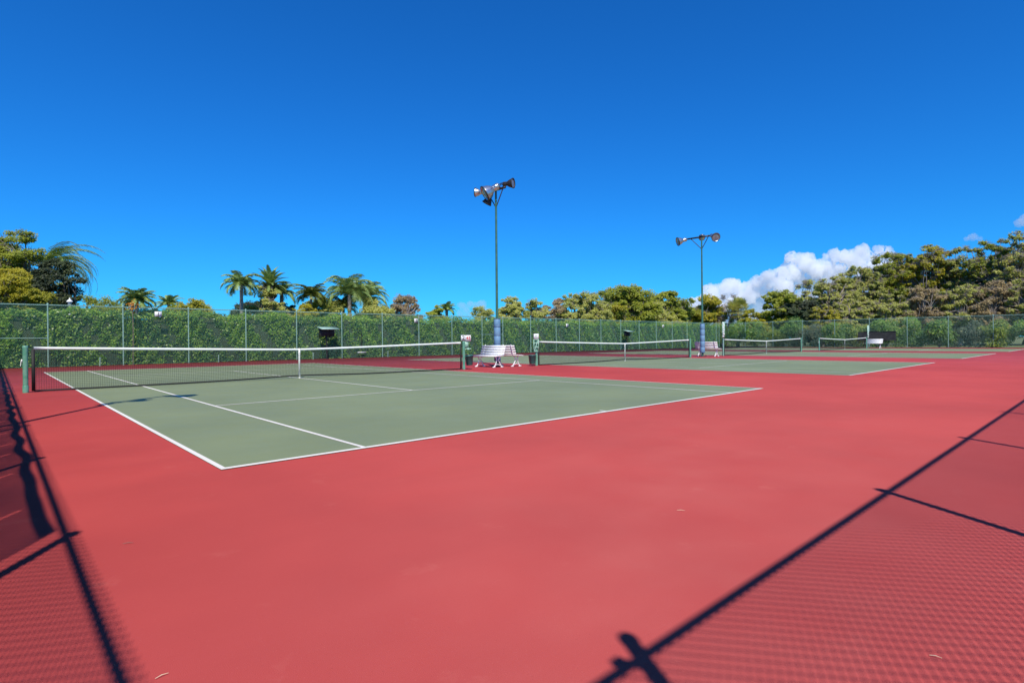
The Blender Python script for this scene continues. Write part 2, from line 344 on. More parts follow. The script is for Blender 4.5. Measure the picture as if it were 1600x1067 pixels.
# ------------------------------------------------------------------ tennis nets
def make_net():
    root = empty('tennis_net', (0, 0, 0), 'x', 'tennis net')
    for s in (-1, 1):
        m = MB(); m.tube([(s*6.4, 0, 0), (s*6.4, 0, 1.04)], 0.052, 14); m.lathe([(0.056, 1.03), (0.056, 1.075), (0.045, 1.09), (0.001, 1.092)], (s*6.4, 0, 0), n=14)
        m.lathe([(0.058, 0.0), (0.058, 0.16), (0.052, 0.17)], (s*6.4, 0, 0), n=14)
        p = m.build('post', M['post'], root, True)
        if s < 0:
            c = MB(); c.box((-6.465, 0, 0.74), (0.025, 0.035, 0.07)); c.tube([(-6.475, 0, 0.74), (-6.485, 0, 0.62)], 0.008, 6); c.build('crank', M['white'], p)
    W = 6.25; h = lambda x: 0.914 + (1.065-0.914)*(np.abs(x)/6.4)**1.15
    zb = lambda x: 0.035 + 0.05*np.exp(-(np.asarray(x)/1.6)**2)
    yo = lambda x, f: 0.05*np.sin((x+6)*0.8)*np.sin(math.pi*f)
    xs = np.arange(-W, W+0.01, 0.045); m = MB(); fr = np.linspace(0, 1, 23)
    for j, f in enumerate(fr):
        sel = np.arange(-W, W, 0.3); a = sel; b = np.minimum(sel+0.3, W)
        m.segs(np.stack([a, yo(a, f), zb(a)+(h(a)-0.03-zb(a))*f], 1), np.stack([b, yo(b, f), zb(b)+(h(b)-0.03-zb(b))*f], 1), 0.0024, n=3)
    for f0, f1 in ((0, .25), (.25, .5), (.5, .75), (.75, 1)):
        m.segs(np.stack([xs, yo(xs, f0), zb(xs)+(h(xs)-0.03-zb(xs))*f0], 1), np.stack([xs, yo(xs, f1), zb(xs)+(h(xs)-0.03-zb(xs))*f1], 1), 0.0024, n=3)
    m.build('netting', M['cord'], root)
    def strip(zf, hh, th, y=0.0, x0=-W, x1=W):
        b = MB(); X = np.linspace(x0, x1, 60); V = []
        for xx in X:
            z = float(zf(xx)); yy = y + (float(yo(xx, 0.0)))
            V += [(xx, yy-th, z-hh/2), (xx, yy+th, z-hh/2), (xx, yy+th, z+hh/2), (xx, yy-th, z+hh/2)]
        F = []
        for i in range(len(X)-1):
            for j in range(4): F.append((4*i+j, 4*i+(j+1) % 4, 4*i+4+(j+1) % 4, 4*i+4+j))
        F += [(0, 1, 2, 3), (4*len(X)-1, 4*len(X)-2, 4*len(X)-3, 4*len(X)-4)]
        b.add(V, F); return b
    strip(lambda x: h(x)-0.03, 0.064, 0.008).build('headband', M['tape'], root)
    strip(lambda x: zb(x), 0.04, 0.007).build('bottom_band', M['cord'], root)
    for s in (-1, 1):
        b = MB(); b.box((s*(W+0.01), 0, 0.52), (0.07, 0.014, 0.98))
        for z in (0.12, 0.32, 0.52, 0.72, 0.92): b.tube([(s*(W+0.05), 0, z), (s*6.36, 0, z)], 0.003, 4)
        b.tube([(s*(W-0.05), 0, 1.035), (s*6.4, 0, 1.05)], 0.005, 5)
        b.build('side_band', M['cord'], root)
    b = MB(); b.box((0, -0.013, 0.47), (0.05, 0.006, 0.90)); b.box((0, 0.013, 0.47), (0.05, 0.006, 0.90)); b.box((0, 0, 0.925), (0.05, 0.03, 0.006)); b.box((0, 0, 0.015), (0.06, 0.04, 0.02))
    b.build('centre_strap', M['tape'], root)
    return root
net0 = make_net()
nlab = ['tennis net nearest to the camera, its left green post beside the fence shadow', 'tennis net on the second court, right of the two green bins',
        'tennis net on the third court, just right of the far blue padded lamp pole', 'farthest tennis net on the fourth court, left of the lone white bench']
for i, cx in enumerate(CX):
    o = net0 if i == 0 else copy_tree(net0)
    o.location = (cx, 0, 0); o['label'] = nlab[i]; o['group'] = 'tennis nets across the four courts'

# ------------------------------------------------------------------ floodlight poles
def flood(parent, pos, aim, s=1.0, shell='alu'):
    R = axes(aim); b = MB(); c = np.asarray(pos, float) + R[:, 2]*0.36*s
    pr = [(0.001, -0.30), (0.10, -0.29), (0.12, -0.26), (0.12, -0.08), (0.10, -0.05), (0.14, 0.0), (0.21, 0.12), (0.255, 0.26), (0.27, 0.30), (0.27, 0.335), (0.25, 0.335), (0.24, 0.27)]
    b.lathe([(r*s, z*s) for r, z in pr], c, R, 24)
    o = b.build('floodlight', M[shell], parent, True)
    l = MB(); l.lathe([(0.243*s, 0.30*s), (0.12*s, 0.315*s), (0.001, 0.32*s)], c, R, 24); l.build('lens', M['glass'], o, True)
    r = MB(); r.lathe([(0.262*s, 0.30*s), (0.285*s, 0.30*s), (0.285*s, 0.345*s), (0.262*s, 0.345*s)], c, R, 24); r.build('rim', M['darkmetal'], o)
    y = MB()
    for sx in (-1, 1):
        y.tube([c + R[:, 0]*sx*0.29*s + R[:, 2]*0.1*s, c + R[:, 0]*sx*0.20*s - R[:, 2]*0.34*s, c - R[:, 2]*0.38*s], 0.016, 6)
    y.build('yoke', M['bronze'], o)
    return o
def light_pole(x, y, lamps, label, h=7.35, lean=(0, 0), padded=True, cross=((0.95, 0), (-0.75, 0))):
    root = empty('floodlight_pole', (x, y, 0), label, 'light pole', 'floodlight poles beside the courts')
    top = np.array([lean[0], lean[1], h])
    m = MB(); m.tube([(0, 0, 0), top*0.5, top], [0.065, 0.052, 0.042], 14); m.build('pole', M['polegreen'], root, True)
    m = MB(); m.box((0, 0, 0.02), (0.36, 0.36, 0.04))
    for sx in (-1, 1):
        for sy in (-1, 1): m.tube([(sx*0.13, sy*0.13, 0.04), (sx*0.13, sy*0.13, 0.10)], 0.015, 6)
    m.build('base_plate', M['bronze'], root)
    if padded:
        m = MB(); prof = []
        for i in range(5):
            z0 = 0.25+i*0.355
            prof += [(0.131, z0), (0.141, z0+0.02), (0.142, z0+0.33), (0.131, z0+0.35)]
        m.lathe([(0.05, 0.25)]+prof+[(0.05, 2.03)], (0, 0, 0), n=20); p = m.build('pad', M['pad'], root, True)
        for i in range(6):
            z0 = 0.245+i*0.355; s_ = MB(); s_.lathe([(0.13, z0-0.012), (0.14, z0-0.01), (0.14, z0+0.012), (0.13, z0+0.014)], n=20); s_.build('strap', M['strap'], p)
    (a, ax), (b, bx) = cross
    A = top + np.array([ax, a, 0.0]); B = top + np.array([bx, b, 0.0])
    m = MB(); m.box((A+B)/2, (0.07, 0.085, np.linalg.norm(A-B)), axes(A-B)); m.build('crossbar', M['bronze'], root)
    for e in (A, B):
        m = MB(); m.tube([top - np.array([0, 0, 0.75]), top + (e-top)*0.75 - np.array([0, 0, 0.03])], 0.022, 6); m.build('brace', M['bronze'], root)
    m = MB(); m.box(top + np.array([0.0, 0, 0.05]), (0.16, 0.2, 0.02)); m.tube([top, top+np.array([0, 0, 0.12])], 0.04, 8); m.build('bracket', M['bronze'], root)
    for pos, aim, s, sh in lamps: flood(root, top + np.array(pos), aim, s, sh)
    return root
light_pole(8.82, 0.80, [((0, -0.30, 0.16), (-0.72, 0.45, -0.50), 1.15, 'alu'), ((0.0, -0.38, 0.16), (0.40, -0.85, -0.02), 0.75, 'bronze'),
                       ((0, 0.65, 0.02), (-0.55, 0.8, 0.08), 0.7, 'alu'), ((-0.03, 0.2, -0.08), (-0.3, 0.35, -0.85), 0.75, 'bronze')],
           'tall green floodlight pole behind the nearer back-to-back benches, lamps against the sky', cross=((0.7, 0), (-0.6, 0)), h=7.5)
light_pole(25.15, 0.3, [((0, 0.95, 0.0), (-0.75, 0.6, -0.25), 0.95, 'alu'), ((0, -0.6, 0.02), (-0.5, -0.75, -0.35), 0.95, 'alu'),
                       ((0.08, 0.0, 0.12), (0.8, 0.5, -0.12), 0.7, 'alu')],
           'farther floodlight pole with blue padding in front of the distant bench', cross=((0.95, 0), (-0.6, 0)))
light_pole(-8.6, -9.64, [((0.95, 0.75, 0.0), (0.85, -0.15, -0.5), 0.85, 'alu'), ((0.5, 0.4, 0.05), (-0.2, -0.9, -0.4), 0.6, 'alu')],
           'floodlight pole outside the left fence whose shadow crosses the near court', padded=False, h=7.3, cross=((0.75, 0.95), (-0.2, -0.3)))

# ------------------------------------------------------------------ benches
def make_bench(root):
    """faces -X; slats along Y; origin under the top of the backrest"""
    L = 1.5
    sl = MB()
    for k in range(5):
        x = -0.60+k*0.095; z = 0.475 - (0.012 if k in (0,) else 0) + 0.004*k; sl.box((x, 0, z), (0.078, L, 0.026))
    sl.build('seat', M['white'], root)
    bk = MB(); th = math.radians(17); R = np.array([[math.cos(th), 0, math.sin(th)], [0, 1, 0], [-math.sin(th), 0, math.cos(th)]])
    for k in range(4):
        t = 0.06+k*0.105; bk.box((-0.20+math.sin(th)*t, 0, 0.50+math.cos(th)*t), (0.024, L, 0.082), R)
    bk.build('backrest', M['white'], root)
    for s in (-1, 1):
        y = s*(L/2-0.18); f = MB()
        f.tube([(-0.60, y, 0.025), (-0.54, y, 0.05), (-0.48, y, 0.14), (-0.42, y, 0.30), (-0.48, y, 0.45)], 0.021, 8)
        f.tube([(-0.12, y, 0.025), (-0.17, y, 0.05), (-0.24, y, 0.14), (-0.34, y, 0.30), (-0.24, y, 0.45), (-0.19, y, 0.50), (-0.06, y, 0.93)], 0.021, 8)
        f.tube([(-0.62, y, 0.455), (-0.2, y, 0.455)], 0.018, 6)
        f.box((-0.58, y, 0.02), (0.13, 0.06, 0.04)); f.box((-0.14, y, 0.02), (0.13, 0.06, 0.04))
        f.tube([(-0.56, y, 0.07), (-0.38, y, 0.13), (-0.18, y, 0.07)], 0.014, 6)
        f.build('end_frame', M['white'], root)
    return root
b0 = make_bench(empty('park_bench', (8.64, 0.72, 0), 'white slatted bench facing the nearest court, left of the near back-to-back pair', 'bench'))
blabs = [((8.96, 0.74), math.pi, 'white slatted bench turned away towards the second court, right of the near back-to-back pair'),
         ((25.55, 0.35), math.pi, 'distant white bench facing the third court, its back to the farther blue padded pole'),
         ((58.3, -0.3), 0, 'lone white bench at the right end of the farthest net, before the dark screen')]
for (x, y), rz, lab in blabs:
    o = copy_tree(b0); o.location = (x, y, 0); o.rotation_euler = (0, 0, rz); o['label'] = lab
for o in list(COL.objects):
    if o.name.startswith('park_bench'): o['group'] = 'white slatted benches between the courts'

# ------------------------------------------------------------------ bins, score boards, signs
def make_bin():
    root = empty('waste_bin', (0, 0, 0), 'x', 'bin')
    m = MB(); m.lathe([(0.001, 0.02), (0.115, 0.02), (0.125, 0.03), (0.165, 0.38), (0.175, 0.385), (0.175, 0.41), (0.16, 0.41), (0.15, 0.36), (0.11, 0.05), (0.001, 0.05)], n=22); m.build('bucket', M['binm'], root, True)
    m = MB(); m.tube([(0.16, 0, 0.36), (0.24, 0, 0.40), (0.245, 0, 0.50)], 0.01, 6); m.build('bracket', M['post'], root)
    return root
bin0 = make_bin(); bin0.location = (6.68, 0.0, 0.14); bin0.rotation_euler = (0, 0.08, math.pi)
bin0['label'] = 'green tapered bin hung beside the right post of the nearest net'; bin0['group'] = 'green bins at the net posts'
b2 = copy_tree(bin0); b2.location = (10.37-0.26, 0.0, 0.06); b2.rotation_euler = (0, 0, 0); b2['label'] = 'green tapered bin beside the left post of the second net'

def text_mesh(parent, txt, loc, size, m, rz, name='digit'):
    c = bpy.data.curves.new(name, 'FONT'); c.body = txt; c.size = size; c.extrude = 0.002; c.align_x = 'CENTER'; c.align_y = 'CENTER'; c.offset = size*0.02
    o = bpy.data.objects.new(name, c); COL.objects.link(o)
    dg = bpy.context.evaluated_depsgraph_get(); me = bpy.data.meshes.new_from_object(o.evaluated_get(dg)); me.name = name
    bpy.data.objects.remove(o); me.materials.clear(); me.materials.append(m)
    ob = bpy.data.objects.new(name, me); COL.objects.link(ob); ob.parent = parent
    ob.location = loc; ob.rotation_euler = (math.pi/2, 0, rz); return ob
# flip score cards at the right post of the near net: faces the court (towards -Y and camera)
RZ = -0.5
sb = empty('score_board', (6.45, -0.07, 0), 'small scoreboard showing black 2 and red 45 on the nearest net post', 'scoreboard', rz=RZ)
m = MB(); m.box((-0.095, 0, 1.215), (0.18, 0.012, 0.215)); m.build('game_card', M['white'], sb)
m = MB(); m.box((0.098, 0.0, 1.205), (0.20, 0.012, 0.235)); m.build('point_card', M['white'], sb)
text_mesh(sb, '2', (-0.095, -0.009, 1.215), 0.22, M['black'], 0)
text_mesh(sb, '45', (0.098, -0.009, 1.205), 0.175, M['redp'], 0)
m = MB(); m.box((0.02, 0.03, 0.98), (0.17, 0.012, 0.28)); m.tube([(-0.05, 0.03, 0.84), (-0.05, 0.03, 1.15)], 0.012, 6); m.tube([(0.10, 0.03, 1.08), (0.10, 0.03, 1.15)], 0.012, 6); m.build('bracket', M['plategr'], sb)
m = MB(); m.tube([(-0.08, 0.02, 0.79), (0.2, -0.02, 0.80)], 0.016, 6); m.lathe([(0.045, 0.77), (0.05, 0.83), (0.04, 0.83)], (0.08, -0.05, 0), n=12); m.build('cup_holder', M['plategr'], sb)

sb2 = empty('score_board', (10.30, -0.06, 0), 'pale scoreboard on a green perforated frame above the left post of the second net', 'scoreboard', rz=-0.75)
m = MB(); m.box((0, 0, 1.26), (0.21, 0.014, 0.24)); m.build('game_card', M['white'], sb2)
text_mesh(sb2, '0', (0, -0.010, 1.26), 0.18, M['fpost'], 0)
m = MB()
for x in (-0.10, 0.10): m.box((x, 0, 0.87), (0.03, 0.02, 0.54))
for z in (0.62, 0.80, 0.98, 1.13): m.box((0, 0.001, z), (0.19, 0.018, 0.035))
m.tube([(-0.08, 0, 0.65), (0.08, 0, 1.1)], 0.02, 6); m.build('frame', M['plategr'], sb2)

def score_tower(x, y, z0, z1, label):
    r = empty('score_tower', (x, y, 0), label, 'score tower', 'tall score towers at the far net posts', rz=-0.7)
    m = MB(); m.box((0, 0, (z0+z1)/2), (0.17, 0.03, z1-z0)); m.build('board', M['plategr'], r)
    m = MB(); m.tube([(0, 0.035, 0.0), (0, 0.035, z0+0.3)], 0.022, 8); m.build('stem', M['fpost'], r)
    n = 7
    for i in range(n):
        z = z0+0.09+(z1-z0-0.18)*i/(n-1); c = MB(); c.box((0.012 if i % 2 else -0.02, -0.021, z), (0.10, 0.008, 0.085)); c.build('number_card', M['white'], r)
score_tower(27.05, -0.1, 1.15, 2.15, 'pale green score tower rising above the third net\'s left post by the far benches')
score_tower(56.9, -0.1, 1.0, 2.25, 'pale green score tower above the right post of the farthest net')

def sign(x, z, w_, h_, t, label, y=18.18):
    r = empty('number_sign', (x, y, z), label, 'sign', 'court number signs on the far fence')
    m = MB(); m.box((0, 0, 0), (w_, 0.012, h_)); m.build('plate', M['white'], r); text_mesh(r, t, (0, -0.009, 0), h_*0.95, M['black'], 0, 'numeral')
sign(-0.36, 2.70, 0.33, 0.27, '1', 'white court number sign reading 1 on the left stretch of the far fence')
sign(16.05, 2.62, 0.27, 0.31, '2', 'white court number sign reading 2 on a fence post behind the nearest net')
sign(32.76, 2.45, 0.30, 0.30, '3', 'small white court number sign on the far fence above the second net')
sign(49.1, 2.52, 0.32, 0.32, '4', 'smallest white court number sign on the far fence, left of the far pole')

# roofed dark boards in front of the hedge
def roofed_board(x, y, s, label):
    r = empty('message_board', (x, y, 0), label, 'board', 'roofed boards by the far fence', rz=0.12)
    m = MB(); R = np.array([[1, 0, 0], [0, math.cos(0.25), -math.sin(0.25)], [0, math.sin(0.25), math.cos(0.25)]])
    m.box((0, -0.12, 2.00*s), (1.28*s, 0.62*s, 0.05), R); m.build('roof', M['fpost'], r)
    m = MB(); m.box((0.02, 0.08, 1.72*s), (1.05*s, 0.12, 0.5*s)); m.build('panel', M['dark'], r)
    m = MB(); m.tube([(0, 0.08, 0), (0, 0.08, 1.9*s)], 0.04, 8); m.build('stand', M['darkmetal'], r)
    m = MB(); m.box((0.02, -0.02, 1.9*s), (0.06, 0.06, 0.06)); m.build('knob', M['metal'], r)
roofed_board(9.0, 17.75, 1.0, 'dark board under a green roof on a post, behind the middle of the nearest net')
roofed_board(41.7, 17.75, 0.98, 'small dark roofed board by the far fence above the strap of the second net')

r = empty('court_squeegee', (11.62, 18.12, 0), 'court squeegee hung head down on the far fence behind the nearest net', 'squeegee')
m = MB(); m.tube([(0, 0, 0.42), (-0.02, 0.03, 1.95)], 0.018, 6); m.build('handle', M['darkmetal'], r)
m = MB(); m.box((0, -0.02, 0.38), (0.62, 0.06, 0.07)); m.build('blade', M['white'], r)

for i, x in enumerate((-2.97, 2.56, 8.13, 13.56)):
    m = MB(); m.tube([(0, 0, -0.02), (0.01, 0, 0.40)], 0.026, 8); m.lathe([(0.03, 0.40), (0.03, 0.43), (0.001, 0.435)], (0.01, 0, 0), n=8)
    o = m.build('stake', M['fpost']); o.location = (x, 17.98, 0)
    tag(o, ['short pale pipe stake at the foot of the far fence, leftmost of four', 'short pale pipe stake at the fence foot, second from the left',
            'short pale pipe stake at the fence foot, just right of the near net strap', 'short pale pipe stake at the fence foot, rightmost of four'][i], 'stake', 'pipe stakes at the foot of the far fence')

r = empty('fence_screen', (62.25, 0.55, 0), 'dark mesh screen on the right end fence behind the lone white bench', 'screen')
m = MB()
ys = np.linspace(-1.75, 1.75, 22); V = []
for y in ys:
    for k in range(6): V.append((0.02*math.sin(y*5+k), y, 0.72+ (0.95+0.05*math.sin(y*3))*k/5))
m.add(V, [(i*6+k, (i+1)*6+k, (i+1)*6+k+1, i*6+k+1) for i in range(21) for k in range(5)]); m.build('cloth', M['dark'], r)
m = MB(); m.tube([(-0.02, -1.75, 1.68), (-0.02, 1.75, 1.68)], 0.02, 6); m.build('hem_rail', M['darkmetal'], r)

# garden lantern behind the hedge
p = at(109, 480, 31.0)
r = empty('garden_lantern', (p[0], p[1], 0), 'white capped garden lantern poking above the hedge at the left', 'lantern'); zt = at(109, 472, 34.0)[2]
m = MB(); m.tube([(0, 0, 0), (0, 0, zt-0.65)], 0.05, 8); m.build('lamp_post', M['white'], r, True)
m = MB(); m.lathe([(0.05, zt-0.65), (0.07, zt-0.5), (0.10, zt-0.23), (0.09, zt-0.2)], n=8); m.build('lamp_glass', M['glass'], r)
m = MB(); m.lathe([(0.15, zt-0.22), (0.15, zt-0.2), (0.10, zt-0.12), (0.04, zt-0.07), (0.02, zt), (0.001, zt+0.02)], n=10); m.build('cap', M['white'], r, True)

# fallen needles and specks on the red paving
for i, (u, v, ln, a, lab) in enumerate(((253, 1055, 0.04, 0.9, 'pale dry pine needle lying beside the left rail shadow'), (200, 848, 0.05, 0.3, 'dark curled leaf scrap on the red paving near the left rail shadow'),
                         (1064, 797, 0.05, -0.2, 'pale dry twig on the open red paving right of centre'), (1462, 1025, 0.035, -0.6, 'pale dry twig within the mesh shadow at lower right'))):
    d = FW + RT*(u-800)/FPX - UP*(v-533.5)/FPX; t = (0.006-CAM[2])/d[2]; p = CAM + d*t
    m = MB(); m.tube([(-ln/2, 0, 0), (0, ln*0.06, 0.002), (ln/2, 0, 0)], [0.001, 0.0016, 0.0008], 5)
    o = m.build('dry_twig', M['straw'] if i != 1 else M['bark']); o.location = p; o.rotation_euler = (0, 0, a-0.74); tag(o, lab, 'twig', 'debris on the red paving')

# ------------------------------------------------------------------ plants
def rnd_dirs(rng, n, zmin=-1.0):
    v = rng.normal(size=(n, 3)); v /= np.linalg.norm(v, axis=1, keepdims=True)
    if zmin > -1: v[:, 2] = np.where(v[:, 2] < zmin, -v[:, 2], v[:, 2])
    return v
def hedge():
    rng = np.random.default_rng(11)
    x0, x1 = FX0-3, 65.5; yf, yb = 18.62, 19.9
    top = lambda x: 2.82 + 0.10*np.sin(x*1.3) + 0.08*np.sin(x*3.1+1) + 0.06*np.sin(x*7.7)
    root = empty('hedge', (x0, 19.2, 0), 'long clipped green hedge behind the far chain link fence', 'hedge')
    off = np.array([x0, 19.2, 0])
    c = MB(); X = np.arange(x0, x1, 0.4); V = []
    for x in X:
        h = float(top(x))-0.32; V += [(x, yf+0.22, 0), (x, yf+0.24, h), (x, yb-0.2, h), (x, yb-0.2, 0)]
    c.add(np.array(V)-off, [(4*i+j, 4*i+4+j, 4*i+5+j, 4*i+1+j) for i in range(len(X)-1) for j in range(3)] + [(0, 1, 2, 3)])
    c.build('core_or_stems', M['core'], root)  # near-black box behind the leaves, painted as the shade in their gaps
    m = MB()
    n = 74000; x = x0 + (x1-x0)*rng.random(n)**1.25; z = rng.random(n)*top(x)
    clump = 0.10*np.sin(x*2.3+z*1.1)+0.08*np.sin(z*3.7+x*5.1)+0.05*np.sin(x*9.0-z*6.0)
    y = yf + 0.10 + clump + rng.random(n)**1.5*0.2
    y += np.maximum(0, z-top(x)+0.35)**2*1.2
    N = np.stack([rng.normal(size=n)*0.55, -0.75+rng.normal(size=n)*0.4, 0.65+rng.normal(size=n)*0.45], 1)
    m.leaves(np.stack([x, y, z], 1)-off, N, 0.135, 0.075, rng, 0.15)
    n = 16000; x = x0 + (x1-x0)*rng.random(n)**1.2; y = yf+0.15+rng.random(n)*(yb-yf); z = top(x)-0.28+rng.random(n)*0.34 + 0.14*(rng.random(n) < 0.06)
    m.leaves(np.stack([x, y, z], 1)-off, np.stack([rng.normal(size=n)*0.5, -0.3+rng.normal(size=n)*0.5, 0.9+rng.random(n)], 1), 0.15, 0.08, rng, 0.15)
    m.build('foliage', LM['hedge'], root)
hedge()

def behind(u, D, Rr):
    d = FW + RT*(u-800)/FPX; t = min((20.2-CAM[1])/d[1] if d[1] > 0.05 else 1e9, (64.6-CAM[0])/d[0])
    return max(D, t + 0.6 + Rr*0.75 + (D % 5)*0.5)
def shrub(x, y, r, h, kind, label, seed, n=4200, leaf=0.17):
    rng = np.random.default_rng(seed); root = empty('shrub', (x, y, 0), label, 'shrub', 'loose shrubs behind the right end fence')
    cl = []; 
    for i in range(16):
        a = rng.random()*6.28; q = rng.random()**0.5; cl.append((math.cos(a)*r*0.65*q, math.sin(a)*r*0.65*q, h*rng.uniform(0.15, 0.85)*(1-0.3*q), r*rng.uniform(0.28, 0.45)))
    m = MB(); s = MB()
    for cx, cy, cz, cr in cl:
        k = n//16; d = rnd_dirs(rng, k); rad = cr*(0.6+0.45*rng.random((k, 1)))
        P = np.array([cx, cy, cz]) + d*rad*np.array([1, 1, 0.85]); P[:, 2] = np.abs(P[:, 2])+0.02
        m.leaves(P, d*0.6+np.array([-0.5, -0.5, 0.8])+rng.normal(size=(k, 3))*0.45, leaf, leaf*0.55, rng, 0.15)
        s.tube([(0.0, 0, 0), (cx*0.5, cy*0.5, cz*0.6), (cx, cy, cz)], [0.03, 0.02, 0.008], 5)
    m.build('foliage', LM[kind], root); s.build('core_or_stems', M['bark'], root)

def limb(s, rng, a, b, r0, r1, n=5, sag=0.12):
    a = np.asarray(a, float); b = np.asarray(b, float); L = np.linalg.norm(b-a); pts = []
    mid = rng.normal(size=3)*L*sag
    for i in range(n+1):
        t = i/n; p = a*(1-t)+b*t + mid*math.sin(math.pi*t); p[2] += L*0.08*math.sin(math.pi*t); pts.append(p)
    s.tube(pts, np.linspace(r0, r1, n+1), 6); return pts

def tree(name, label, u, D, vtop, wpx, leafm, seed, nclump=34, per=170, leaf=0.2, flat=0.55, dens=1.0, twigs=0, depth=None, base_f=0.12, cat='tree', group=None, bark='bark', csize=0.24, shell=0.75, trunk_r=0.22, vbase=None):
    """broad-leaved tree: crown of leaf clumps on real limbs"""
    rng = np.random.default_rng(seed); D = behind(u, D, wpx*D/FPX/2); leaf = leaf*D/46*0.78; per = int(per*1.9); nclump = int(nclump*1.7)
    if name == 'round_bush': csize = 0.36; nclump = int(nclump*1.2); per = int(per*1.2)
    p = at(u, vtop, D); H = p[2]; Rr = wpx*D/FPX/2; Ry = depth or Rr*0.8
    root = empty(name, (p[0], p[1], 0), label, cat, group)
    zb = H*base_f if vbase is None else at(u, vbase, D)[2]; zc = zb + (H-zb)*0.42; up = H-zc; dn = zc-zb
    ex = np.array([RT0[0], RT0[1], 0]); ey = np.array([-RT0[1], RT0[0], 0])
    C = []
    for i in range(nclump):
        d = rnd_dirs(rng, 1)[0]; q = shell + (1-shell)*rng.random() if rng.random() < 0.72 else rng.random()**0.6*shell
        cr = Rr*csize*rng.uniform(0.65, 1.3); 
        k = q*(1-csize*0.55)
        pos = ex*d[0]*Rr*k + ey*d[1]*Ry*k; z = zc + (d[2]*k*up if d[2] > 0 else d[2]*k*dn)
        C.append((np.array([pos[0], pos[1], z]), cr))
    zt = max(c[2]+cr*flat for c, cr in C); xm = max(abs(c @ ex)+cr for c, cr in C); zlo = min(c[2] for c, cr in C)
    C = [(ex*(c@ex)*Rr/xm + ey*(c@ey)*min(1, Rr/xm) + np.array([0, 0, zlo+(c[2]-zlo)*(H-zlo)/(zt-zlo)]), cr) for c, cr in C]
    m = MB(); s = MB(); th = zb+(H-zb)*0.12
    s.tube([(0, 0, 0), (0.1*rng.normal(), 0.1*rng.normal(), th*0.5), (0, 0, th)], [trunk_r*1.25, trunk_r, trunk_r*0.8], 10)
    hub = [np.array([0, 0, th])]
    for i in range(5):
        a = i*1.26+rng.random(); e = np.array([math.cos(a)*Rr*0.35, math.sin(a)*Ry*0.35, th+(zc-th)*0.6+rng.random()*up*0.3]); limb(s, rng, (0, 0, th*0.95), e, trunk_r*0.6, trunk_r*0.3); hub.append(e)
    tw_a = []; tw_b = []
    for c, cr in C:
        k = max(20, int(per*dens*rng.uniform(0.7, 1.3))); d = rnd_dirs(rng, k)
        sub = rng.normal(size=(6, 3))*np.array([0.55, 0.55, 0.45*max(flat, 0.45)])*cr; w6 = rng.uniform(0.2, 0.5, 6); w6[0] = 0.6
        pk = rng.integers(0, 6, k); rad = cr*w6[pk][:, None]*(0.35+0.9*rng.random((k, 1))**0.8)
        P = c + sub[pk] + d*rad*np.array([1.2, 1.2, flat*1.35]) + rng.normal(size=(k, 3))*cr*0.07
        N = d*0.45 + np.array([-0.42, -0.6, 0.85])*1.15 + rng.normal(size=(k, 3))*0.42
        P[:, 2] = np.maximum(P[:, 2], 0.1)
        m.leaves(P, N, leaf, leaf*0.6, rng, 0.1)
        hb = min(hub, key=lambda h_: np.linalg.norm(h_-c)); pts = limb(s, rng, hb, c, trunk_r*0.28, 0.02)
        if twigs:
            t = twigs; dd = rnd_dirs(rng, t, -0.3); A = c - dd*cr*0.1 + rng.normal(size=(t, 3))*cr*0.25; B = c + dd*cr*np.array([1.25, 1.25, max(flat, 0.8)*1.2])*rng.uniform(0.7, 1.25, (t, 1))
            tw_a.append(A); tw_b.append(B)
            Mi = (A+B)/2; dd2 = rnd_dirs(rng, t, -0.2); tw_a.append(Mi); tw_b.append(Mi+dd2*cr*0.55)
    root_l = m.build('crown', LM[leafm], root); s.build('trunk', M[bark], root, True)
    if twigs:
        t = MB(); A = np.concatenate(tw_a); B = np.concatenate(tw_b); t.segs(A, B, 0.019, 0.006, 3); t.build('twigs', M['twig'], root)
    return root

